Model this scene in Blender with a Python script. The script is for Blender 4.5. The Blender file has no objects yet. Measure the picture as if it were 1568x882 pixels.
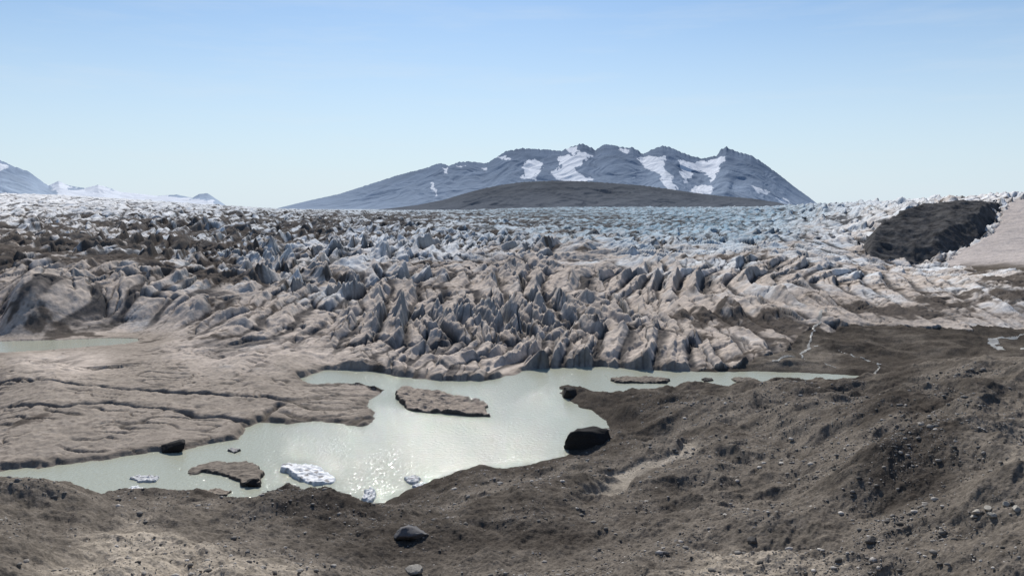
import bpy, math, numpy as np, time
T0=time.time()
rng=np.random.default_rng(7)
H=60.0; F=1184.0; PITCH=math.atan(123/1184.0)
cp,sp=math.cos(PITCH),math.sin(PITCH)
f32=np.float32
# ---------------------------------------------------------------- helpers: image pixels back-projected to world points, and back
def ray(u,v):
    dx=(u-784)/F; dy=(441-v)/F
    return np.array([dx, cp+dy*sp, -sp+dy*cp])
def at_r(u,v,r):
    d=ray(u,v); t=r/math.hypot(d[0],d[1]); p=d*t; return (p[0],p[1],p[2]+H)
def at_z(u,v,z):
    d=ray(u,v); t=(z-H)/d[2]; p=d*t; return (p[0],p[1],z)
def uv_of(x,y,z):
    w=z-H; dep=y*cp-w*sp; up=y*sp+w*cp
    dep=np.maximum(dep,1e-3)
    return 784+F*x/dep, 441-F*up/dep
# ---------------------------------------------------------------- noise
_p=rng.permutation(1024).astype(np.int32)
_ang=rng.uniform(0,2*np.pi,1024); _gx=np.cos(_ang).astype(f32); _gy=np.sin(_ang).astype(f32)
_r1=rng.random(1024).astype(f32); _r2=rng.random(1024).astype(f32); _r3=rng.random(1024).astype(f32); _r4=rng.random(1024).astype(f32)
def hsh(ix,iy,s): return _p[(_p[(ix+s*37)&1023]+iy+s*101)&1023]
def pn(x,y,s=0):
    x0=np.floor(x); y0=np.floor(y); fx=(x-x0).astype(f32); fy=(y-y0).astype(f32)
    ix=x0.astype(np.int32); iy=y0.astype(np.int32)
    u=fx*fx*fx*(fx*(fx*6-15)+10); v=fy*fy*fy*(fy*(fy*6-15)+10)
    def g(a,b):
        h=hsh(ix+a,iy+b,s); return _gx[h]*(fx-a)+_gy[h]*(fy-b)
    n0=g(0,0); n0=n0+u*(g(1,0)-n0); n1=g(0,1); n1=n1+u*(g(1,1)-n1)
    return (n0+v*(n1-n0))*1.4
def fbm(x,y,o=4,s=0,g=.5):
    r=0;a=1
    for k in range(o):
        r=r+a*pn(x*2.03**k+k*17.3,y*2.03**k-k*9.1,s+k); a*=g
    return r
def ridged(x,y,o=4,s=0,g=.5):
    r=0;a=1;t=0
    for k in range(o):
        r=r+a*(1-np.abs(pn(x*2.07**k+k*13.3,y*2.07**k-k*5.1,s+k))*1.9); t+=a; a*=g
    return r/t
def voro(x,y,s=0):
    x0=np.floor(x); y0=np.floor(y); fx=(x-x0).astype(f32); fy=(y-y0).astype(f32)
    ix=x0.astype(np.int32); iy=y0.astype(np.int32)
    F1=np.full(x.shape,9.,f32);F2=F1.copy();ID=np.zeros(x.shape,np.int32);DX=F1*0;DY=F1*0
    for a in(-1,0,1):
        for b in(-1,0,1):
            h=hsh(ix+a,iy+b,s); dx=fx-(a+.1+.8*_r1[h]); dy=fy-(b+.1+.8*_r2[h]); d=np.sqrt(dx*dx+dy*dy)
            m=d<F1
            F2=np.where(m,F1,np.minimum(F2,d)); F1=np.where(m,d,F1)
            ID=np.where(m,h,ID); DX=np.where(m,dx,DX); DY=np.where(m,dy,DY)
    return F1,F2,ID,DX,DY
def sst(a,b,x):
    t=np.clip((x-a)/(b-a),0,1); return t*t*(3-2*t)
def inpoly(X,Y,P):
    r=np.zeros(X.shape,bool); n=len(P)
    for i in range(n):
        x1,y1=P[i];x2,y2=P[(i+1)%n]
        if y1==y2: continue
        c=((y1>Y)!=(y2>Y))&(X<(x2-x1)*(Y-y1)/(y2-y1)+x1); r^=c
    return r
def dline(X,Y,P,closed=False):
    d=np.full(X.shape,1e9,f32); n=len(P)
    for i in range(n if closed else n-1):
        x1,y1=P[i];x2,y2=P[(i+1)%n]; ex,ey=x2-x1,y2-y1
        t=np.clip(((X-x1)*ex+(Y-y1)*ey)/(ex*ex+ey*ey+1e-9),0,1)
        d=np.minimum(d,(X-x1-t*ex)**2+(Y-y1-t*ey)**2)
    return np.sqrt(d)
# ---------------------------------------------------------------- lake outline
lake_s=[(-900,735),(-150,728),(0,720),(60,716),(140,706),(200,697),(250,690),(275,692),(300,684),(365,672),(378,655),(395,646),(440,648),(480,645),(520,648),(556,655),(572,645),(570,630),(560,620),(575,605),(588,597),(565,592),(520,587),(490,590),(465,587),(458,580),(480,572),(500,566),(540,566),(580,570),(620,578),(680,583),(740,583),(785,575),(800,567),(850,563),(920,561),(975,566),(1040,568),(1100,570),(1160,568),(1230,571),(1280,573),(1345,577),(1280,580),(1220,583),(1160,586),(1125,590),(1100,598),(1050,592),(1000,598),(950,602),(905,600),(870,590),(858,592),(860,607),(885,622),(905,628),(925,640),(930,655),(905,660),(880,665),(875,685),(872,695),(840,705),(800,714),(760,716),(735,712),(700,722),(660,738),(610,755),(590,770),(560,775),(540,770),(480,772),(450,768),(400,772),(340,768),(280,764),(220,764),(170,764),(130,762),(80,762),(30,765),(0,770),(-150,780),(-900,790)]
lake=[at_z(u,v,0)[:2] for u,v in lake_s]
pond=[at_z(u,v,2.2)[:2] for u,v in [(-250,517),(0,521),(90,519),(170,516),(212,517),(214,521),(190,526),(120,531),(60,536),(0,539),(-250,545)]]
# ---------------------------------------------------------------- base surface control
C=[]
def D(u,v,r): C.append(at_r(u,v,r))
def Z(u,v,z): C.append(at_z(u,v,z))
for i,(u,v) in enumerate(lake_s):
    if i%3==0 and -200<=u: Z(u,v,1.0)
for a in (-60,-30,0,30,60):
    for r,z in((3,57.8),(15,47),(35,37.5),(55,28.5)):
        C.append((r*math.sin(math.radians(a)),r*math.cos(math.radians(a)),z+ (3 if a>0 and r>30 else 0)*a/60))
for u,r in((-300,82),(0,80),(300,80),(784,80),(1200,78),(1568,75),(2000,75)): D(u,882,r)
D(100,750,126);D(-150,752,125);D(100,793,113);D(100,830,100);D(230,778,124);D(450,778,122);D(450,808,110);D(450,830,100)
D(300,820,102);D(300,780,128);D(700,800,108);D(750,762,130);D(620,788,132);D(560,790,128);D(1000,700,150);D(940,765,125);D(850,720,155)
D(1400,695,124);D(1400,760,105);D(1568,700,112);D(1800,690,112);D(1568,640,150);D(1568,600,185);D(1568,560,225);D(1800,550,225)
D(1400,584,225);D(1400,640,160);D(1200,594,230);D(1050,608,225);D(1300,622,190);D(1100,652,185);D(980,662,195);D(1250,700,145);D(1250,780,110);D(1100,820,98);D(1568,800,85);D(900,850,88)
for u,v,z in((1300,562,.8),(1450,548,1.5),(1568,530,2),(1800,520,2),(1250,525,3),(1400,510,3),(1568,495,3.5),(1800,480,4),(1150,550,2)): Z(u,v,z)
for u,v,z in((-300,700,1.5),(-300,600,3),(0,700,1.5),(0,640,2),(0,590,3),(0,565,3),(100,560,3),(-300,560,3),(200,640,2.5),(200,570,3),(400,600,2.5),(450,560,3),(0,545,2.2),(100,527,1.8),(-200,530,1.8),(200,505,3),(0,505,3),(-300,505,3),(300,530,4),(230,525,3),(700,560,3),(560,540,4),(900,545,3),(1050,545,3)): Z(u,v,z)
for u in(-600,-200,0,200,400): D(u,455,430);D(u,392,620);D(u,349,950);
for u in(600,800,1000): D(u,466,410);D(u,397,600);D(u,355,900);
D(700,515,330);D(900,510,330);D(1000,510,335);D(1150,490,380);D(1200,440,450);D(1200,380,700);D(1200,354,950)
D(-600,318,1500);D(-200,316,1500);D(0,315,1500);D(200,318,1500);D(400,325,1500);D(600,329,1500);D(800,332,1500);D(1000,336,1500);D(1200,332,1500)
sky_s=[(-600,290),(-200,297),(0,301),(150,306),(300,315),(450,322),(600,325),(780,320),(900,318),(1050,319)]
for u,v in sky_s: D(u,v,3000)
D(1200,318,2200);D(1300,313,1900);D(1400,308,1800);D(1500,304,1700);D(1568,301,1700);D(1800,294,1700)
D(1300,345,1050);D(1300,390,700);D(1400,450,480);D(1400,402,740);D(1380,328,1000);D(1480,312,1150);D(1450,360,860);D(1568,412,640);D(1568,450,500);D(1568,312,1100);D(1568,360,850);D(1800,330,1000);D(1800,412,640)
for a in range(-60,61,15):
    for r,z in((3600,52),(5000,45),(9000,40),(25000,20)):
        if r==3600 and a<12: continue
        C.append((r*math.sin(math.radians(a)),r*math.cos(math.radians(a)),z))
C=np.array(C)
SX=1.6
cx=np.arctan2(C[:,0],C[:,1])*SX*2; cy=np.log(np.hypot(C[:,0],C[:,1]))
def tps(px,py,val,qx,qy,kern='tps',lam=1e-4):
    def k(d2):
        return np.where(d2>1e-12,d2*np.log(d2+1e-12),0) if kern=='tps' else -np.sqrt(d2)
    n=len(px); A=np.zeros((n+3,n+3)); A[:n,:n]=k((px[:,None]-px)**2+(py[:,None]-py)**2)+np.eye(n)*lam
    A[:n,n]=1;A[:n,n+1]=px;A[:n,n+2]=py;A[n:,:n]=A[:n,n:].T
    if kern!='tps': A[:n,n+1:]=0;A[n+1:,:n]=0;A[n+1,n+1]=1;A[n+2,n+2]=1
    w=np.linalg.solve(A,np.r_[val,0,0,0])
    out=np.zeros(qx.shape)
    for i in range(n): out+=w[i]*k((qx-px[i])**2+(qy-py[i])**2)
    if kern!='tps': return out+w[n]
    return out+w[n]+w[n+1]*qx+w[n+2]*qy
ct=np.radians(np.arange(-62,62.01,.4)); cl=np.arange(math.log(3)-.01,math.log(25500)+.02,.02)
CL,CT=np.meshgrid(cl,ct,indexing='ij')
Zc=tps(cx,cy,C[:,2],CT*SX*2,CL,lam=2e-4)
Rc=np.exp(CL); Uc,Vc=uv_of(Rc*np.sin(CT),Rc*np.cos(CT),Zc)
def field(pts):
    P=[]
    for u,v,a in pts:
        d=(Uc-u)**2+((Vc-v)*2)**2+np.where((Rc<50)|(Rc>3200),1e6,0); k=np.unravel_index(np.argmin(d),d.shape); P.append((CT[k]*4,CL[k],a))
    P=np.array(P); return tps(P[:,0],P[:,1],P[:,2],CT*4,CL,kern='lin',lam=1e-3)
# ---------------------------------------------------------------- fine grid
th=np.radians(np.r_[np.arange(-62,-36,.4),np.arange(-36,36,.055),np.arange(36,62.1,.4)])
ls=np.r_[np.arange(math.log(3),math.log(60),.035),np.arange(math.log(60),math.log(3500),.0026),np.arange(math.log(3500),math.log(25000),.02)]
NR,NT=len(ls),len(th)
def up(G):
    fi=(ls-cl[0])/.02; i=np.clip(fi.astype(int),0,len(cl)-2); wi=(fi-i)[:,None]
    fj=(th-ct[0])/math.radians(.4); j=np.clip(fj.astype(int),0,len(ct)-2); wj=fj-j
    A=G[i]*(1-wi)+G[i+1]*wi
    return (A[:,j]*(1-wj)+A[:,j+1]*wj).astype(f32)
R=np.exp(ls)[:,None]; X=(R*np.sin(th)); Y=(R*np.cos(th)); R=np.broadcast_to(R,X.shape).astype(f32)
X=X.astype(f32);Y=Y.astype(f32)
B=up(Zc)
U,V=uv_of(X,Y,B); U=U.astype(f32);V=V.astype(f32)
amp=up(field([(0,700,.2),(0,640,.2),(200,640,.3),(200,570,.35),(400,600,.4),(450,560,.8),(500,620,.4),(0,560,.5),(200,530,.8),(0,500,2),(0,480,4),(100,460,6),(250,430,7),(400,430,9),(450,460,5),(480,500,3),(400,500,3.5),(560,540,2),(600,470,10),(700,500,11),(700,560,2.5),(800,480,12),(850,500,12),(900,540,4),(1000,480,9),(1050,540,4),(1150,480,6.5),(1150,530,3),(1300,460,4),(1450,450,2.5),(1568,450,2.5),(1350,495,.8),(200,380,6),(400,360,6.5),(600,380,10),(800,390,10),(860,425,2.5),(700,430,3),(1000,400,8.5),(1200,400,5),(1300,410,3),(1100,375,5),(730,352,5),(900,357,4.5),(1050,357,4),(1150,355,4),(1000,340,3),(800,332,3),(900,325,2),(1220,345,6),(1300,330,9),(1450,306,9),(1568,303,9),(100,345,6.5),(300,335,6.5),(100,312,4),(0,305,3),(300,318,4),(600,328,4),(600,500,10),(350,480,4),(-300,480,4),(-300,520,1),(1900,300,8),(1900,450,2)]))
amp=np.clip(amp,0,12)
tan_=np.clip(up(field([(0,640,1),(400,600,1),(0,500,.95),(300,500,.95),(250,430,.75),(400,430,.65),(600,480,.8),(800,480,.85),(700,550,.95),(1000,480,.9),(1000,540,.95),(1200,450,.8),(1300,480,.85),(600,390,.4),(700,375,.3),(500,390,.5),(700,430,.85),(860,425,.95),(1000,420,.6),(1000,380,.4),(1300,390,.5),(1250,350,.35),(1000,345,.05),(850,330,.0),(1100,360,.1),(1450,303,.3),(1568,440,.6),(100,305,.15),(100,350,.45),(300,330,.3)])),0,1)
drk=np.clip(up(field([(0,640,.0),(400,600,.0),(0,500,.1),(100,460,.2),(60,350,.6),(100,370,.7),(300,360,.7),(0,410,.62),(150,395,.7),(450,340,.7),(550,340,.62),(650,345,.6),(730,350,.45),(350,395,.5),(200,430,.35),(100,305,.0),(300,318,.25),(600,400,.12),(500,375,.35),(800,400,.1),(1000,400,.12),(930,330,.55),(990,345,.45),(1100,340,.2),(800,480,.1),(1000,500,.2),(1200,490,.45),(1300,460,.35),(1150,540,.6),(1000,550,.4),(1300,400,.15),(1450,300,.05),(700,550,.1),(1568,470,.45),(1000,325,.1)])),0,1)
blu=np.clip(up(field([(900,328,1),(1100,338,1),(800,325,1),(1180,330,1),(1000,350,1),(900,357,.9),(1150,360,.9),(740,345,.6),(400,430,.6),(300,410,.6),(650,470,.4),(800,470,.2),(1100,395,.35),(1180,350,.8),(700,400,.15),(500,380,.1),(1300,350,.15),(1400,310,.15),(100,305,.05),(100,400,.1),(0,640,0),(400,600,0),(1000,500,.0),(1200,440,.35),(1400,440,.3),(200,330,.1)])),0,1)
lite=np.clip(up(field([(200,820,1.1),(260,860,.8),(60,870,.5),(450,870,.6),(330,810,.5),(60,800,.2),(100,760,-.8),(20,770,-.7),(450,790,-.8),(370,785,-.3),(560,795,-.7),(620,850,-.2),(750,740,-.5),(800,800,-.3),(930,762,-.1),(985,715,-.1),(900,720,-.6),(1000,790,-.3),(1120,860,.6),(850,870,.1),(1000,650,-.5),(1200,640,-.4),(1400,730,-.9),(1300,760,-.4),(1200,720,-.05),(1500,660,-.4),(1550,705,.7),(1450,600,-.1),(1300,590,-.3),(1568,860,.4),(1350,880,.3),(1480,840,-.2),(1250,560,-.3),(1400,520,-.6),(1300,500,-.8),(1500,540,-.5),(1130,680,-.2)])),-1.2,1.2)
# ---------------------------------------------------------------- regions
gl_poly=[(-3000,745),(0,742),(200,722),(400,700),(575,665),(600,620),(590,600),(560,590),(470,582),(500,570),(600,585),(780,590),(820,575),(960,566),(1050,562),(1130,558),(1190,545),(1240,507),(1350,496),(1450,500),(1568,505),(3500,520),(3500,-900),(-3000,-900)]
wob=fbm(X/25,Y/25,4,3)
glac=inpoly(U,V+5*wob*(U>1000),gl_poly)&(R>100)
rowm=(R[:,0]>75)&(R[:,0]<900)
sd=np.full(X.shape,200.,f32)
xs,ys=X[rowm],Y[rowm]
d=dline(xs,ys,lake,True); ins=inpoly(xs,ys,lake)
shore_n=1.1*fbm(xs/5,ys/5,3,11)
sd[rowm]=np.where(ins,-d,d)+shore_n
sdp=np.full(X.shape,200.,f32); d=dline(xs,ys,pond,True); insp=inpoly(xs,ys,pond); sdp[rowm]=np.where(insp,-d,d)+shore_n*.7
chan=np.full(X.shape,99.,f32)
W=[at_r(u,v,r)[:2] for u,v,r in((895,775,122),(930,760,128),(950,742,133),(962,722,142),(1000,712,147),(1045,700,152),(1062,680,162))]
chan[rowm]=dline(xs+2.5*fbm(xs/9,ys/9,3,150),ys+3*fbm(xs/9,ys/9,3,151),W)
nun_poly=[(1320,378),(1335,358),(1380,327),(1420,316),(1480,311),(1532,313),(1522,340),(1500,365),(1440,395),(1400,404),(1330,394)]
Vn=V+4*fbm(X/30,Y/30,3,5); Un=U+8*fbm(X/30,Y/30,3,6)
nun=inpoly(Un,Vn,nun_poly)&(R>500)
slope_poly=[(1440,403),(1500,372),(1528,345),(1545,308),(1600,300),(2600,280),(2600,430),(1568,414),(1500,412)]
slp=inpoly(Un,Vn,slope_poly)&(R>450)
nund=dline(U,V*1.0,nun_poly,True); nund=np.where(nun,nund,0)*(R>500)
# ---------------------------------------------------------------- heights
Zf=np.maximum(B,np.where(R<900,.9,-99)).astype(f32)
g=glac&~nun&(amp>0)
amp=np.where(slp,.3,amp)*np.where(R<700,.25+.75*sst(2,40,sdp),1)
x=X[g];y=Y[g];a=amp[g];rg=R[g]
el=sst(15,100,x)*sst(750,520,rg)
wx=34*pn(x/190,y/190,21)+9*(1-.5*el)*fbm(x/70,y/70,2,22); wy=20*pn(x/150,y/150,31)+8*fbm(x/50,y/50,2,32)
s=x+.10*y+wx-.0016*(y-340)**2*el*sst(340,341,y); t=y-.1*x+wy
k=1+.7*sst(600,2500,rg)
G1,G2,GI,GX,GY=voro(s/(58*k),t/(105*k),40)
rot=(_r3[GI]-.5)*.5*(1-.5*el); off=_r4[GI]*50*(1-.9*(el>.5))
cr_,sr_=np.cos(rot),np.sin(rot)
ss=(s/k)*1.0+ (GX*58)*(cr_-1)-(GY*105)*sr_; tt_=(t/k)+(GX*58)*sr_
ss=ss+off
lam=17+8*(_r3[(GI*3+1)&1023]-.5)*(1-el)-3*el
p=ss/lam+.42*pn(ss/36,tt_/50,42)+.13*(1-.6*el)*pn(ss/9,tt_/14,43)
fi=np.floor(p); fr=p-fi
edge_=.78
saw=np.where(fr<edge_,fr/edge_,(1-fr)/(1-edge_))
hm=.66+.8*(pn(fi*7.13+GI*.37*(el<.5),tt_/38,44)*(1-el)+.75*el*pn(fi*7.13,tt_/85,44))+.3*(1-.6*el)*pn(fi*3.1,tt_/10,45)+.12*(1-.7*el)*pn(fi*5.1,tt_/3.5,48)
fin=np.clip(saw,0,1)**1.1*np.clip(hm,.06,1.2)
p2=ss/6.2+.55*pn(ss/13,tt_/24,46); i2=np.floor(p2); f2=p2-i2; saw2=np.where(f2<.72,f2/.72,(1-f2)/.28)*np.clip(.45+pn(i2*5.1,tt_/(18+30*el),47),0,1.3)
F1,F2,ID,DX,DY=voro(s/(18*k),t/(27*k),41)
cre=np.exp(-((F2-F1)/.07)**2)
blk=(_r3[ID]-.45)*.7+(.2+1.2*(_r4[ID]-.4))*DX+(.3+1.3*(_r3[(ID*7+3)&1023]-.45))*DY
F1s,F2s,IDs,DXs,DYs=voro(s/(5.5*k)+.3*pn(x/6,y/6,49),t/(9*k),53)
blks=((_r3[IDs]-.5)*.6+1.5*(_r4[IDs]-.42)*DXs+1.5*(_r3[(IDs*5+3)&1023]-.4)*DYs)*(1-.75*el)
dcr=np.exp(-((G2-G1)/.04)**2)*(1-.7*el)
sub=ridged(s/(7*k),t/(22*k),4,52,.55)-.5
groove=np.clip(1-np.abs(pn(ss/5.5+.3*pn(ss/8,tt_/8,56),tt_/(34+40*el),55))*10,0,1)*sst(-.2,.15,pn(ss/25,tt_/40,57)+.15*el)
patch=.55+.7*sst(-.35,.4,fbm(x/150,(y+.25*x)/48,3,61))
mixf=sst(-.2,.3,pn(x/90,y/90,63))*(1-.85*el)
hh=(a*patch)*(1.3*fin*(1-.3*mixf)+.25*saw2+blk*(.2*(1-.6*el)+.55*mixf)+.15*blks-.30*cre*(.3+mixf)*(1-.7*el)-.4*dcr+.17*sub-.45)-1.3*groove*sst(1,4,a)
big=4*fbm(x/140,(y+.25*x)/60,3,71)*sst(1,6,a)*np.where(rg<700,sst(10,80,sdp[g]),1)
sm=np.minimum(a,1.5)*.4*fbm(x/9,y/9,4,75)+.25*fbm(x/3,y/3,3,76,.6)+.5*sst(.6,.1,a)*(ridged(x/22,y/12,4,78)-.5)
Zf[g]+=hh+big+sm
crv_shade=np.zeros(X.shape,f32); crv_shade[g]=np.clip(cre*.35*(.3+mixf)+dcr*.7+sst(.22,.04,fin)*.95+.85*groove,0,1)*sst(.8,3,a)
# flat-ice cracks
crk=np.full(X.shape,50.,f32)
for P in([(-200,583),(0,588),(60,592),(150,597),(250,601),(350,604),(430,607),(500,600),(560,596)],[(170,618),(230,624),(300,632),(360,636),(400,641),(410,628),(430,612)],[(430,625),(480,634),(530,640),(560,632)],[(395,646),(405,632)],[(0,622),(100,628),(170,618)],[(440,608),(500,618),(560,615)]):
    W=[at_z(u,v,2.5)[:2] for u,v in P]
    crk[rowm]=np.minimum(crk[rowm],dline(xs+1.6*pn(xs/6,ys/6,81),ys+2.2*pn(xs/7,ys/7,82),W))
fine=np.zeros(X.shape,f32)
lo=glac&(amp<3)&(R<600)
fx_=X[lo];fy_=Y[lo]
fn=1-np.abs(pn(fx_/20+.4*pn(fx_/9,fy_/9,85),fy_/8,86))*9
fn2=1-np.abs(pn(fx_/9+.5*pn(fx_/5,fy_/5,88),fy_/4,89))*8
fine[lo]=np.maximum(np.clip(fn,0,1)*sst(.0,.35,pn(fx_/22,fy_/22,87)),np.clip(fn2,0,1)*sst(.1,.4,pn(fx_/14,fy_/14,84))*.8)
crkm=np.clip(np.exp(-(crk/1.0)**2)*(.55+.9*pn(X/11,Y/11,83)+.2),0,1)*glac
Zf-=crkm*2.4+fine*.9
# rock outcrop
q=nun; Zf[q]+=np.minimum(nund[q]*.9,14)*(1)+7*ridged(X[q]/45,Y[q]/45,5,90)-4
Zf[slp]+=2.0*fbm(X[slp]/60,Y[slp]/60,4,95)
# ground relief
gr=~glac
x=X[gr];y=Y[gr];r=R[gr]
m=sst(20,70,r)*(1-.5*sst(250,330,r))
wx=6*fbm(x/22,y/22,3,101)
rd1=ridged((x+wx)/26,(y+.6*wx)/26,5,103,.42)
gul=ridged((x+.5*wx)/7,(y-.6*wx)/11,3,105,.5)-.5
rr=3.0*fbm(x/34,y/34,3,102,.45)+(3.2+1.6*sst(900,1200,U[gr]))*(rd1-.45)+.75*gul*sst(-.3,.5,pn(x/30,y/30,107))+.3*fbm(x/3.6,y/3.6,4,104,.6)+.12*fbm(x/.8,y/.8,3,108,.7)
for u_,v_,r_,hh_,sx_,sy_ in((50,775,121,2.8,12,5),(390,800,113,1.4,7,5),(480,795,114,2.0,10,6),(1395,730,116,5.5,11,12),(1330,770,108,2.5,10,6),(1230,640,175,2.8,16,9),(1100,625,205,2.2,14,8),(1450,610,180,3,20,9),(960,625,215,2,9,8),(1500,650,150,2.5,10,8),(740,735,145,1.8,9,5)):
    px,py,_=at_r(u_,v_,r_); rr=rr+hh_*np.exp(-((x-px)/sx_)**2-((y-py)/sy_)**2)
rr=rr*(1-.6*sst(4,1.5,chan[gr]))
Zf[gr]+=rr*m-.5*sst(4,1,chan[gr])
# shoreline
kg=sst(.0,8.,sd)*.85+.15*sst(0,1,sd); ki=sst(-.2,1.6,sd)
kk=np.where(glac,ki,kg)
land=np.maximum(Zf,np.where(R<500,.35,-99))
Zf=np.where(sd<200-1,np.where(sd>0,land*kk+.02,-3.2*sst(0,5,-sd)),Zf)
Zf=np.where(sdp<50, np.where(sdp>0,2.0+ (np.maximum(Zf,2.3)-2.0)*sst(-2,48,sdp)+.05,1.6-1.5*sst(0,4,-sdp)),Zf).astype(f32)
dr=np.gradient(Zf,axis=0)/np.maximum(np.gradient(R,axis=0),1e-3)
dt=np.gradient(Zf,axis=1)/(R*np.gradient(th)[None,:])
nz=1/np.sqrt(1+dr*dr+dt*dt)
# ---------------------------------------------------------------- colour
col=np.zeros(X.shape+(3,),f32)
def mixc(c,t,b):
    return c+(np.asarray(b,f32)-c)*np.asarray(t)[...,None]
n1=fbm(X/40,Y/40,5,120); n2=fbm(X/9,Y/9,4,121); n3=fbm(X/2.2,Y/2.2,2,122)
tanc=np.array((.49,.42,.36)); 
c=np.empty_like(col); c[:]=(.82,.81,.80)
tb=ridged((X+.4*Y)/150,(Y-.35*X)/34,4,131)
c=mixc(c,np.clip(blu*(.8+.5*n2),0,1),(.25,.37,.45))
c*=(1-.6*blu*sst(.55,.8,tb)*sst(700,900,R))[...,None]
tm=np.clip(sst(-.45,.45,tan_*1.5-.7+.5*n1+.3*n2)*(.7+.3*sst(.3,.65,nz)),0,1)
c=mixc(c,tm,tanc)
flat=sst(1.6,.4,amp)*(R<600)
c=mixc(c,flat*.85,(.285,.245,.205))
c*= (1+.22*n2+.13*n3)[...,None]
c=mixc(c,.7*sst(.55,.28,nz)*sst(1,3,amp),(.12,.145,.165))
c=mixc(c,crv_shade*.9,(.05,.049,.051))  # shade of crevasses and fin troughs painted into the ice colour
strk=fbm(X/220,(Y+.3*X)/38,4,130)
dm=sst(-.1,.12,drk-.52+.42*n1+.35*n2+.35*strk)
c=mixc(c,dm*.9,(.078,.066,.057))
c=mixc(c,np.clip(crkm*1.2+fine*.9,0,1),(.055,.05,.045))
c=mixc(c,sst(.25,.6,n3+.4*n2)*flat*.5,(.12,.10,.085))
c=mixc(c,.5*sst(6,0,sd)*glac,(.13,.11,.09))
gc=np.empty_like(col); gc[:]=(.155,.134,.112)
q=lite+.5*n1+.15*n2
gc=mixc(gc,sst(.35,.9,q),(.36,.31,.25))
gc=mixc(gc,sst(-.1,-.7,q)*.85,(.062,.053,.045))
gc=mixc(gc,sst(3.6,1.6,chan+1.3*n2+.6*n3)*.7,(.34,.30,.25))
gc*=(1+.2*n2+.24*n3)[...,None]
gc=mixc(gc,.5*sst(5,0,sd),(.07,.06,.05))
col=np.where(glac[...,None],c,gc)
sl=np.empty_like(c); sl[:]=(.45,.40,.37); sl*=(1+.12*n2)[...,None]
sl=mixc(sl,sst(400,410,V+3*n1)*(U>1470)*1.0,(.1,.085,.07))
col=np.where(slp[...,None],sl,col)
rk=np.empty_like(c); rk[:]=(.075,.073,.073); rk*=(1+.4*n2+.3*n3)[...,None]; rk=mixc(rk,sst(.3,.8,n1)*.3,(.12,.115,.11))
col=np.where(nun[...,None],rk,col)
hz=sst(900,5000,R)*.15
col=mixc(col,hz,(.45,.54,.64))  # distance haze tinted into the terrain colour
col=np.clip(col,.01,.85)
# ---------------------------------------------------------------- meshes
def grid_mesh(name,X,Y,Z,fm,col,mat,smooth=False):
    ni,nj=X.shape; ii,jj=np.nonzero(fm)
    a=ii*nj+jj; quads=np.stack([a,a+1,a+nj+1,a+nj],1)
    used=np.zeros(ni*nj,bool); used[quads.ravel()]=True
    remap=np.cumsum(used)-1; q=remap[quads].astype(np.int32)
    me=bpy.data.meshes.new(name); co=np.stack([X.ravel()[used],Y.ravel()[used],Z.ravel()[used]],1).astype(f32)
    me.vertices.add(len(co)); me.vertices.foreach_set('co',co.ravel())
    me.loops.add(q.size); me.loops.foreach_set('vertex_index',q.ravel())
    me.polygons.add(len(q)); me.polygons.foreach_set('loop_start',np.arange(0,q.size,4,dtype=np.int32))
    me.update(calc_edges=True)
    if col is not None:
        at=me.color_attributes.new('Col','FLOAT_COLOR','POINT')
        cc=np.ones((len(co),4),f32); cc[:,:3]=col.reshape(-1,3)[used]; at.data.foreach_set('color',cc.ravel())
    if smooth: me.polygons.foreach_set('use_smooth',np.ones(len(q),bool))
    me.materials.append(mat)
    ob=bpy.data.objects.new(name,me); bpy.context.scene.collection.objects.link(ob); return ob
def vcol_mat(name,scale,amt,bump,bscale,rough=.9,spec=.2):
    m=bpy.data.materials.new(name); m.use_nodes=True; nt=m.node_tree; b=nt.nodes['Principled BSDF']
    at=nt.nodes.new('ShaderNodeAttribute'); at.attribute_name='Col'
    tc=nt.nodes.new('ShaderNodeTexCoord')
    no=nt.nodes.new('ShaderNodeTexNoise'); no.inputs['Scale'].default_value=scale; no.inputs['Detail'].default_value=6; no.inputs['Roughness'].default_value=.7
    nt.links.new(tc.outputs['Object'],no.inputs['Vector'])
    mr=nt.nodes.new('ShaderNodeMapRange'); mr.inputs[1].default_value=.3; mr.inputs[2].default_value=.7; mr.inputs[3].default_value=1-amt; mr.inputs[4].default_value=1+amt
    nt.links.new(no.outputs['Fac'],mr.inputs[0])
    mx=nt.nodes.new('ShaderNodeVectorMath'); mx.operation='SCALE'; nt.links.new(at.outputs['Color'],mx.inputs[0]); nt.links.new(mr.outputs[0],mx.inputs['Scale'])
    nt.links.new(mx.outputs[0],b.inputs['Base Color'])
    if bump>0:
        n2=nt.nodes.new('ShaderNodeTexNoise'); n2.inputs['Scale'].default_value=bscale; n2.inputs['Detail'].default_value=5; n2.inputs['Roughness'].default_value=.65
        nt.links.new(tc.outputs['Object'],n2.inputs['Vector'])
        bp=nt.nodes.new('ShaderNodeBump'); bp.inputs['Strength'].default_value=.8; bp.inputs['Distance'].default_value=bump
        nt.links.new(n2.outputs['Fac'],bp.inputs['Height']); nt.links.new(bp.outputs[0],b.inputs['Normal'])
    b.inputs['Roughness'].default_value=rough; b.inputs['Specular IOR Level'].default_value=spec
    return m
m_gl=vcol_mat('glacier_ice_debris',.6,.22,.3,.8,1,0)
m_gr=vcol_mat('moraine_gravel',2.2,.45,.25,3.0,1,0)
m_rk=vcol_mat('outcrop_rock',.1,.3,1.5,.15,1,0)
m_mt=vcol_mat('hazed_mountain_rock_snow',.004,.1,0,1,1,0)
f_n=nun[:-1,:-1]; f_g=glac[:-1,:-1]&~f_n; f_r=~glac[:-1,:-1]&~f_n
grid_mesh('glacier',X,Y,Zf,f_g,col,m_gl)
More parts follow.
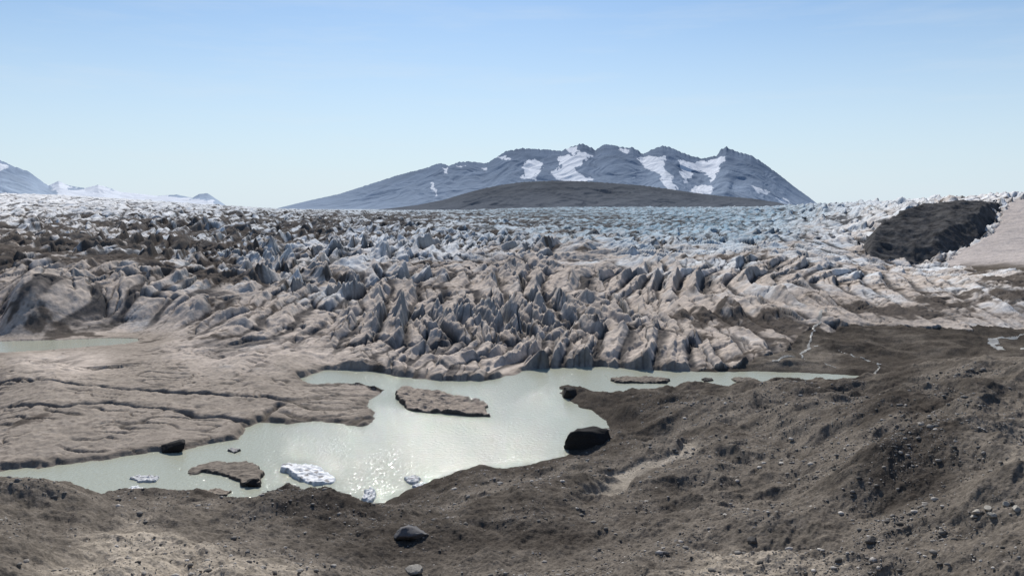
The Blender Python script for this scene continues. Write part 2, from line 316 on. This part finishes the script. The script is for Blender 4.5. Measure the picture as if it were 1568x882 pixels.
grid_mesh('moraine_ground',X,Y,Zf,f_r,col,m_gr,True)
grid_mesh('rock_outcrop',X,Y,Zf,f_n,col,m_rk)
# water
def water_mat(name,colr,bs=1.2,bd=.06,ro=.12):
    m=bpy.data.materials.new(name); m.use_nodes=True; nt=m.node_tree; b=nt.nodes['Principled BSDF']
    tc=nt.nodes.new('ShaderNodeTexCoord')
    nb=nt.nodes.new('ShaderNodeTexNoise'); nb.inputs['Scale'].default_value=.03; nb.inputs['Detail'].default_value=3
    nt.links.new(tc.outputs['Object'],nb.inputs['Vector'])
    cr=nt.nodes.new('ShaderNodeMixRGB'); cr.inputs[1].default_value=(*[c*.93 for c in colr],1); cr.inputs[2].default_value=(*[c*1.07 for c in colr],1)
    nt.links.new(nb.outputs['Fac'],cr.inputs[0]); nt.links.new(cr.outputs[0],b.inputs['Base Color'])
    n2=nt.nodes.new('ShaderNodeTexNoise'); n2.inputs['Scale'].default_value=bs; n2.inputs['Detail'].default_value=4; n2.inputs['Roughness'].default_value=.6
    nt.links.new(tc.outputs['Object'],n2.inputs['Vector'])
    bp=nt.nodes.new('ShaderNodeBump'); bp.inputs['Strength'].default_value=1; bp.inputs['Distance'].default_value=bd
    nt.links.new(n2.outputs['Fac'],bp.inputs['Height']); nt.links.new(bp.outputs[0],b.inputs['Normal'])
    b.inputs['Roughness'].default_value=ro; b.inputs['IOR'].default_value=1.33
    return m
m_w=water_mat('silty_lake_water',(.40,.405,.315),1.0,.21,.05)
grid_mesh('lake_water',X,Y,np.zeros_like(X),(sd<2.5)[:-1,:-1],None,m_w,True)
grid_mesh('pond_water',X,Y,np.zeros_like(X)+1.75,(sdp<1.5)[:-1,:-1],None,m_w,True)
m_st=water_mat('stream_water',(.30,.28,.24),2,.03,.35)
sdist=np.full(X.shape,99.,f32)
for P,z,ww in(([(1185,556),(1215,548),(1240,535),(1240,518),(1262,500)],2,2.0),([(1568,538),(1535,538),(1520,528),(1525,518),(1568,512)],2.2,.6),([(1250,535),(1290,540),(1340,556),(1345,577)],1.5,2.6),([(1220,548),(1250,552),(1280,560)],1.5,2.4)):
    W=[at_z(u,v,z)[:2] for u,v in P]
    sdist[rowm]=np.minimum(sdist[rowm],dline(xs+2.5*pn(xs/8,ys/8,140),ys+3.5*pn(xs/9,ys/9,141),W)*ww)
grid_mesh('meltwater_stream',X,Y,Zf+.12,(sdist<.8+.9*n2)[:-1,:-1],None,m_st,True)
# ---------------------------------------------------------------- mountains
def mountain(name,sky,r0,depth,zb,colf,snow,seed,nt_=700,nd=160,rel=.16):
    su=np.array([p[0] for p in sky],float); sv=np.array([p[1] for p in sky],float)
    pts=np.array([at_r(u,v,r0) for u,v in sky]); tt=np.arctan2(pts[:,0],pts[:,1]); zz=pts[:,2]
    t=np.linspace(tt[0],tt[-1],nt_); s=np.linspace(-1,.5,nd)
    S,Tt=np.meshgrid(s,t,indexing='ij')
    zr=np.interp(t,tt,zz); 
    hrel=np.maximum(zr-zb,1)[None,:]
    jag=(zr-zb)[None,:]*.018*fbm(t*260,t*0+seed,3,seed)[None,:]*np.exp(-(S/.05)**2)
    kern=np.hanning(61); kern/=kern.sum(); hs=np.convolve(np.pad(hrel[0],30,'edge'),kern,'valid')[None,:]
    wmix=sst(0,.35,np.abs(S)); hloc=hrel*(1-wmix)+hs*wmix
    Rr=r0+S*depth*(.35+.65*hs/hs.max())
    prof=np.where(S<0,(1+S)**1.25,1-2*S)
    XX=Rr*np.sin(Tt);YY=Rr*np.cos(Tt)
    L=depth*.22
    wq=.5*fbm(XX/L,YY/L,3,seed)
    n=ridged(XX/L+wq,YY/(L*1.8)+wq,5,seed+3)-.55
    env=np.clip(np.abs(S)*5,0,1)*np.clip((1-np.abs(S))*3,0,1)
    ZZ=zb+hloc*prof+jag+hrel.max()*rel*n*env*np.clip(hs/hs.max()*1.5,0,1)
    ZZ-=60*(S<-.98)
    UU,VV=uv_of(XX,YY,ZZ)
    cc=colf(XX,YY,ZZ,(ZZ-zb)/hrel.max())
    wv=3.5*fbm(XX/150,YY/400,4,seed+9,.6);wu=5.5*fbm(XX/110,YY/400,4,seed+8,.65)
    sn=np.zeros(XX.shape,bool)
    for P in snow: sn|=inpoly(UU+wu,VV+wv,P)
    sn&=S<.02
    cc=mixc(cc.astype(f32),sn*.95,(.74,.77,.82))
    return grid_mesh(name,XX,YY,ZZ,np.ones((nd-1,nt_-1),bool),np.clip(cc,0,.9),m_mt,True)
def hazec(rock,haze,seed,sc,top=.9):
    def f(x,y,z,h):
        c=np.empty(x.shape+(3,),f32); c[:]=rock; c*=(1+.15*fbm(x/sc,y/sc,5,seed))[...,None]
        return mixc(c,(.6*(1-sst(0,top,h))).astype(f32),haze)  # aerial haze painted into the slope colour, stronger toward the base
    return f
m1=[(425,319),(470,308),(520,297),(570,281),(610,268),(650,258),(672,250),(680,251),(687,254),(700,249),(715,247),(745,250),(765,238),(775,231),(800,227),(835,229),(860,231),(875,225),(888,220),(898,222),(912,230),(925,221),(938,222),(955,226),(970,226),(985,236),(1000,228),(1015,223),(1030,227),(1050,236),(1075,243),(1098,238),(1104,228),(1112,225),(1125,231),(1150,238),(1165,247),(1190,265),(1215,285),(1240,303),(1256,316)]
snow=[[(805,248),(818,242),(836,254),(824,264),(822,276),(796,275),(802,262)],[(852,240),(872,238),(890,233),(907,236),(892,250),(880,256),(884,265),(905,276),(880,279),(848,275),(845,262),(862,255)],[(974,241),(1000,240),(1022,243),(1014,255),(1028,268),(1037,292),(1022,292),(1010,268),(985,256)],[(1040,243),(1062,250),(1085,245),(1112,238),(1102,258),(1090,280),(1080,262),(1062,262),(1050,280),(1040,272)],[(1055,292),(1075,283),(1092,282),(1090,297),(1062,298)],[(1145,284),(1165,287),(1182,296),(1168,296)],[(1188,303),(1200,303),(1212,311),(1196,309)],[(762,240),(772,238),(780,244),(768,246)],[(677,256),(684,257),(686,267),(680,267)],[(660,280),(664,280),(668,300),(664,300)],[(700,255),(712,253),(708,258)],[(735,257),(745,258),(742,262)],[(870,228),(884,224),(890,232),(872,236)],[(945,227),(965,230),(960,234)]]
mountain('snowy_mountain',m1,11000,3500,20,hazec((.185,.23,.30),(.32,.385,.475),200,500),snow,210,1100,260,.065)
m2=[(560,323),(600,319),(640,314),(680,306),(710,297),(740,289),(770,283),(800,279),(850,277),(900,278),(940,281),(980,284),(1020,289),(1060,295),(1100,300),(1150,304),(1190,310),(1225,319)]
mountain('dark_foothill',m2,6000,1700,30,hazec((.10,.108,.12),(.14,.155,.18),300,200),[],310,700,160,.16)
m3=[(-420,215),(-300,225),(-200,238),(-100,232),(-40,240),(0,245),(20,254),(45,263),(62,276),(74,284),(90,277),(105,284),(130,288),(150,283),(165,287),(185,294),(215,297),(240,300),(270,298),(295,303),(305,297),(318,296),(330,304),(345,314)]
sn3=[[(70,278),(95,278),(110,290),(180,292),(300,305),(325,308),(330,322),(150,310),(90,300)],[(-10,252),(8,252),(14,258),(0,262)],[(130,284),(160,282),(170,292),(130,292)]]
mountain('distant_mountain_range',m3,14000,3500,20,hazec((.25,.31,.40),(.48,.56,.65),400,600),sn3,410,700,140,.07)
# ---------------------------------------------------------------- floes / icebergs
def floe(name,outline,h,zw,colr,seed,mat,tilt=(0,0),rough=.25,edge=.5,darkside=(.06,.055,.05),res=110,white=0):
    P=[at_z(u,v,0)[:2] for u,v in outline]; A=np.array(P); mn=A.min(0)-1.5; mx=A.max(0)+1.5
    gx=np.linspace(mn[0],mx[0],res); gy=np.linspace(mn[1],mx[1],res); XX,YY=np.meshgrid(gx,gy)
    d=dline(XX,YY,P,True); ins=inpoly(XX,YY,P); w=min(mx-mn)*.05
    s=np.where(ins,d,-d)+w*fbm(XX/(w*5),YY/(w*5),3,seed)
    sc=max(.6,(mx-mn).min()*.16)
    cxy=A.mean(0)
    top=h*(.75+.5*fbm(XX/sc/2,YY/sc/2,4,seed+1))+rough*h*(ridged(XX/sc,YY/sc,4,seed+2)-.4)+tilt[0]*(XX-cxy[0])+tilt[1]*(YY-cxy[1])
    top=np.maximum(top,.12*h)
    Zz=np.where(s>0,-.3+(top+.3)*sst(0,edge,s)**.7,-1.0)
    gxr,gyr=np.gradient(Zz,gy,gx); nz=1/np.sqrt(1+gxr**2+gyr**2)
    cc=np.empty(XX.shape+(3,),f32); cc[:]=colr; cc*=(1+.25*fbm(XX/sc*2,YY/sc*2,3,seed+5))[...,None]
    if white: cc=mixc(cc,sst(.25,.5,fbm(XX/sc*1.5,YY/sc*1.5,4,seed+6)).astype(f32)*.8,(.25,.23,.21))
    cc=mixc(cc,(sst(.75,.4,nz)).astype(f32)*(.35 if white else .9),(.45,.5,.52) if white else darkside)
    fm=(s>-1.2)[:-1,:-1]
    return grid_mesh(name,XX,YY,Zz,fm,np.clip(cc,0,.85),mat)
m_fl=vcol_mat('floe_dirty_ice',1.5,.25,.15,2.5,.9,.05)
tn=(.30,.25,.205)
floe('debris_covered_iceberg',[(600,604),(618,598),(650,600),(690,609),(730,614),(748,622),(750,638),(720,637),(680,633),(632,630),(612,617)],1.2,0,tn,500,m_fl,(-.01,.015),.9,.6,res=200)
floe('debris_covered_iceberg',[(285,722),(300,712),(340,708),(380,709),(402,716),(405,730),(398,745),(372,745),(350,730),(310,724),(290,728)],.7,0,(.2,.17,.14),520,m_fl,(.04,0),.6,.4)
floe('white_iceberg',[(428,716),(450,713),(480,714),(497,721),(515,733),(512,742),(480,744),(450,733),(432,722)],.9,0,(.8,.8,.8),540,m_fl,(-.05,0),.5,.5,white=1)
for i,(o,h,cc,w) in enumerate([([(935,581),(960,578),(1000,579),(1026,583),(1022,587),(960,587),(938,586)],.8,(.2,.17,.14),0),([(1072,581),(1085,579),(1094,583),(1078,585)],.6,(.1,.09,.08),0),([(1118,580),(1150,579),(1165,584),(1130,587)],.6,(.2,.17,.14),0),([(345,690),(358,687),(371,690),(360,694)],.5,(.4,.38,.36),0),([(308,753),(330,749),(354,753),(350,760),(320,760)],.5,(.25,.21,.17),0),([(418,764),(450,757),(480,762),(478,770),(430,770)],.6,(.13,.11,.09),0),([(193,752),(212,747),(228,753),(222,759),(200,758)],.7,(.75,.76,.76),1),([(198,733),(212,729),(246,731),(240,738),(212,739)],.5,(.6,.6,.6),1),([(552,768),(560,752),(572,750),(577,760),(568,772)],.9,(.75,.76,.76),1),([(618,734),(632,729),(645,733),(640,741),(625,741)],.6,(.6,.6,.6),1),([(628,746),(648,740),(664,742),(655,749)],.5,(.7,.7,.7),1)]):
    floe('small_iceberg',o,h,0,cc,560+i*7,m_fl,(0,0),.6,.3,res=60,white=w)
# ---------------------------------------------------------------- rocks
def ico(sub):
    import bmesh
    bm=bmesh.new(); bmesh.ops.create_icosphere(bm,subdivisions=sub,radius=1); v=np.array([q.co[:] for q in bm.verts]); f=np.array([[w.index for w in q.verts] for q in bm.faces]); bm.free(); return v,f
def rockshape(v,seed,cuts=9,flat=.7):
    g_=np.random.default_rng(seed); v=v.copy()
    v*=1+.12*fbm(v[:,0]*1.5+seed,v[:,1]*1.5+v[:,2],3,seed)[:,None]
    for _ in range(cuts):
        n=g_.normal(size=3); n/=np.linalg.norm(n); dd=g_.uniform(.5,.8); e=v@n-dd; v-=np.where(e>0,e,0)[:,None]*n*.98
    v+=.015*g_.normal(size=v.shape)
    return v*np.array([g_.uniform(.8,1.3),g_.uniform(.7,1.1),flat*g_.uniform(.7,1.1)])
def tri_mesh(name,v,f,col,mat):
    me=bpy.data.meshes.new(name); me.vertices.add(len(v)); me.vertices.foreach_set('co',v.astype(f32).ravel())
    me.loops.add(f.size); me.loops.foreach_set('vertex_index',f.astype(np.int32).ravel()); me.polygons.add(len(f)); me.polygons.foreach_set('loop_start',np.arange(0,f.size,3,dtype=np.int32)); me.update(calc_edges=True)
    at=me.color_attributes.new('Col','FLOAT_COLOR','POINT'); cc=np.ones((len(v),4),f32); cc[:,:3]=col; at.data.foreach_set('color',cc.ravel())
    me.materials.append(mat); ob=bpy.data.objects.new(name,me); bpy.context.scene.collection.objects.link(ob); return ob
m_st2=vcol_mat('stone',3,.3,.1,5,.9,.1)
UVok=(R>55)&(R<260)&(~glac)&(sd>3)&(np.abs(th)[None,:]<math.radians(40))
Uf,Vf=uv_of(X,Y,Zf)
def world_at(u,v):
    d=np.where(UVok,(Uf-u)**2+(Vf-v)**2,1e9); k=np.unravel_index(np.argmin(d),d.shape); return float(X[k]),float(Y[k]),float(Zf[k])
iv,if_=ico(1); protos=[rockshape(iv,900+i,7,.6) for i in range(14)]
ci,cj=np.nonzero(UVok&(R<230)); w=R[ci,cj]**2*.4+0; w=w*(np.where(R[ci,cj]<130,1,.35))*(1+1.2*sst(700,1500,U[ci,cj]))*sst(-.4,.6,n2[ci,cj]+.6*n1[ci,cj]-.5*lite[ci,cj]*.5+.1)
w/=w.sum(); N=42000; pk=rng.choice(len(ci),N,p=w)
Vs=[];Fs=[];Cs=[];off=0
for n_,k in enumerate(pk):
    i,j=ci[k],cj[k]; sz=.07*(1+rng.pareto(2.6)); sz=min(sz,.5)*(1 if R[i,j]<130 else 1.3); an=rng.uniform(0,6.28); ca,sa=math.cos(an),math.sin(an)
    p=protos[n_%14]; q=np.c_[p[:,0]*ca-p[:,1]*sa,p[:,0]*sa+p[:,1]*ca,p[:,2]]*sz
    jt=rng.uniform(-.2,.2,2)
    Vs.append(q+np.array([X[i,j]+jt[0],Y[i,j]+jt[1],Zf[i,j]+sz*.08])); Fs.append(if_+off); off+=len(iv)
    b=rng.choice([.09,.15,.22,.34,.45],p=[.13,.27,.28,.22,.1])*rng.uniform(.8,1.2); Cs.append(np.tile((b*1.03,b*.95,b*.86),(len(iv),1)))
tri_mesh('scattered_rocks',np.concatenate(Vs),np.concatenate(Fs),np.concatenate(Cs),m_st2)
jv,jf=ico(4)
def boulder(name,u,v,size,colr,seed,flat=.7,pos=None,sink=.25,cuts=14,xs_=1):
    x,y,z=pos if pos else world_at(u,v)
    p=rockshape(jv,seed,cuts,flat)*size; p[:,0]*=xs_
    p+= (.03*size*fbm(p[:,0]/size*3,p[:,1]/size*3+p[:,2]/size*2,3,seed))[:,None]
    c=np.tile(colr,(len(jv),1))
    p[:,2]-=p[:,2].min()*(1-sink*1.2)
    ob=tri_mesh(name,p,jf,c,m_st2); ob.location=(x,y,z-.1*size); return ob
boulder('boulder',626,824,2.4,(.14,.135,.135),31,.7,xs_=1.25)
boulder('boulder',636,876,1.2,(.28,.26,.23),32,.7)
boulder('boulder',1333,828,.7,(.12,.11,.1),33)
boulder('boulder',1152,830,.7,(.12,.11,.1),34)
for k_,(u,v,s_) in enumerate([(1498,786,.5),(1512,782,.45),(1520,792,.5),(1540,775,.5),(1556,782,.6),(1490,792,.4)]): boulder('boulder',u,v,s_,(.4,.37,.32),40+k_)
boulder('black_rock',905,690,4.6,(.03,.028,.027),51,.95,pos=(*at_z(906,688,0)[:2],-.5),xs_=1.6)
boulder('black_rock',872,607,3.6,(.035,.032,.03),52,.8,pos=(*at_z(872,608,0)[:2],-.4),xs_=1.1)
boulder('black_rock',265,692,2.4,(.03,.028,.027),53,.8,pos=(*at_z(266,690,0)[:2],-.1),xs_=1.5)
boulder('black_rock',387,742,1.9,(.03,.028,.027),54,.9,pos=(*at_z(388,744,0)[:2],-.1),xs_=1.3)
# ---------------------------------------------------------------- light, sky, camera
sc=bpy.context.scene
EL,AZ=math.radians(40),math.radians(-5)
w=bpy.data.worlds.new('World'); sc.world=w; w.use_nodes=True; nt=w.node_tree; bg=nt.nodes['Background']
sk=nt.nodes.new('ShaderNodeTexSky'); sk.sky_type='NISHITA'; sk.sun_disc=False; sk.sun_elevation=EL; sk.sun_rotation=AZ; sk.air_density=1.0; sk.dust_density=.4; sk.ozone_density=2.0; sk.altitude=300
tc=nt.nodes.new('ShaderNodeTexCoord'); sx=nt.nodes.new('ShaderNodeSeparateXYZ'); nt.links.new(tc.outputs['Generated'],sx.inputs[0])
cr=nt.nodes.new('ShaderNodeMapRange'); cr.interpolation_type='SMOOTHSTEP'; cr.inputs[1].default_value=-.05; cr.inputs[2].default_value=.32; cr.inputs[3].default_value=.93; cr.inputs[4].default_value=.0
nt.links.new(sx.outputs['Z'],cr.inputs[0])
tn_=nt.nodes.new('ShaderNodeMixRGB'); tn_.blend_type='MULTIPLY'; tn_.inputs[0].default_value=1; tn_.inputs[2].default_value=(.92,1.1,1.24,1); nt.links.new(sk.outputs[0],tn_.inputs[1])
mx=nt.nodes.new('ShaderNodeMixRGB'); nt.links.new(cr.outputs[0],mx.inputs[0]); nt.links.new(tn_.outputs[0],mx.inputs[1]); mx.inputs[2].default_value=(8.3,9.7,10.9,1)
mp=nt.nodes.new('ShaderNodeMapping'); mp.inputs['Scale'].default_value=(3,3,26); mp.inputs['Rotation'].default_value=(0,.12,0); nt.links.new(tc.outputs['Generated'],mp.inputs[0])
cn=nt.nodes.new('ShaderNodeTexNoise'); cn.inputs['Scale'].default_value=1.3; cn.inputs['Detail'].default_value=7; cn.inputs['Roughness'].default_value=.62; nt.links.new(mp.outputs[0],cn.inputs['Vector'])
cm=nt.nodes.new('ShaderNodeMapRange'); cm.inputs[1].default_value=.5; cm.inputs[2].default_value=.85; cm.inputs[3].default_value=0; cm.inputs[4].default_value=.3; nt.links.new(cn.outputs['Fac'],cm.inputs[0])
m2_=nt.nodes.new('ShaderNodeMixRGB'); nt.links.new(cm.outputs[0],m2_.inputs[0]); nt.links.new(mx.outputs[0],m2_.inputs[1]); m2_.inputs[2].default_value=(9,9.8,10.4,1)
nt.links.new(m2_.outputs[0],bg.inputs[0]); bg.inputs[1].default_value=.082
sun=bpy.data.lights.new('sun','SUN'); sun.energy=5.0; sun.angle=math.radians(.5); sun.color=(1,.96,.9)
so=bpy.data.objects.new('sun',sun); sc.collection.objects.link(so)
from mathutils import Vector
sdv=Vector((math.sin(AZ)*math.cos(EL),math.cos(AZ)*math.cos(EL),math.sin(EL)))
so.rotation_euler=sdv.to_track_quat('Z','Y').to_euler()
cam=bpy.data.cameras.new('camera'); cam.sensor_width=36; cam.lens=36*F/1568; cam.clip_end=60000; cam.clip_start=.5
co=bpy.data.objects.new('camera',cam); co.location=(0,0,H); co.rotation_euler=(math.pi/2-PITCH,0,0); sc.collection.objects.link(co); sc.camera=co
sc.view_settings.view_transform='Standard'; sc.view_settings.look='None'; sc.view_settings.exposure=0
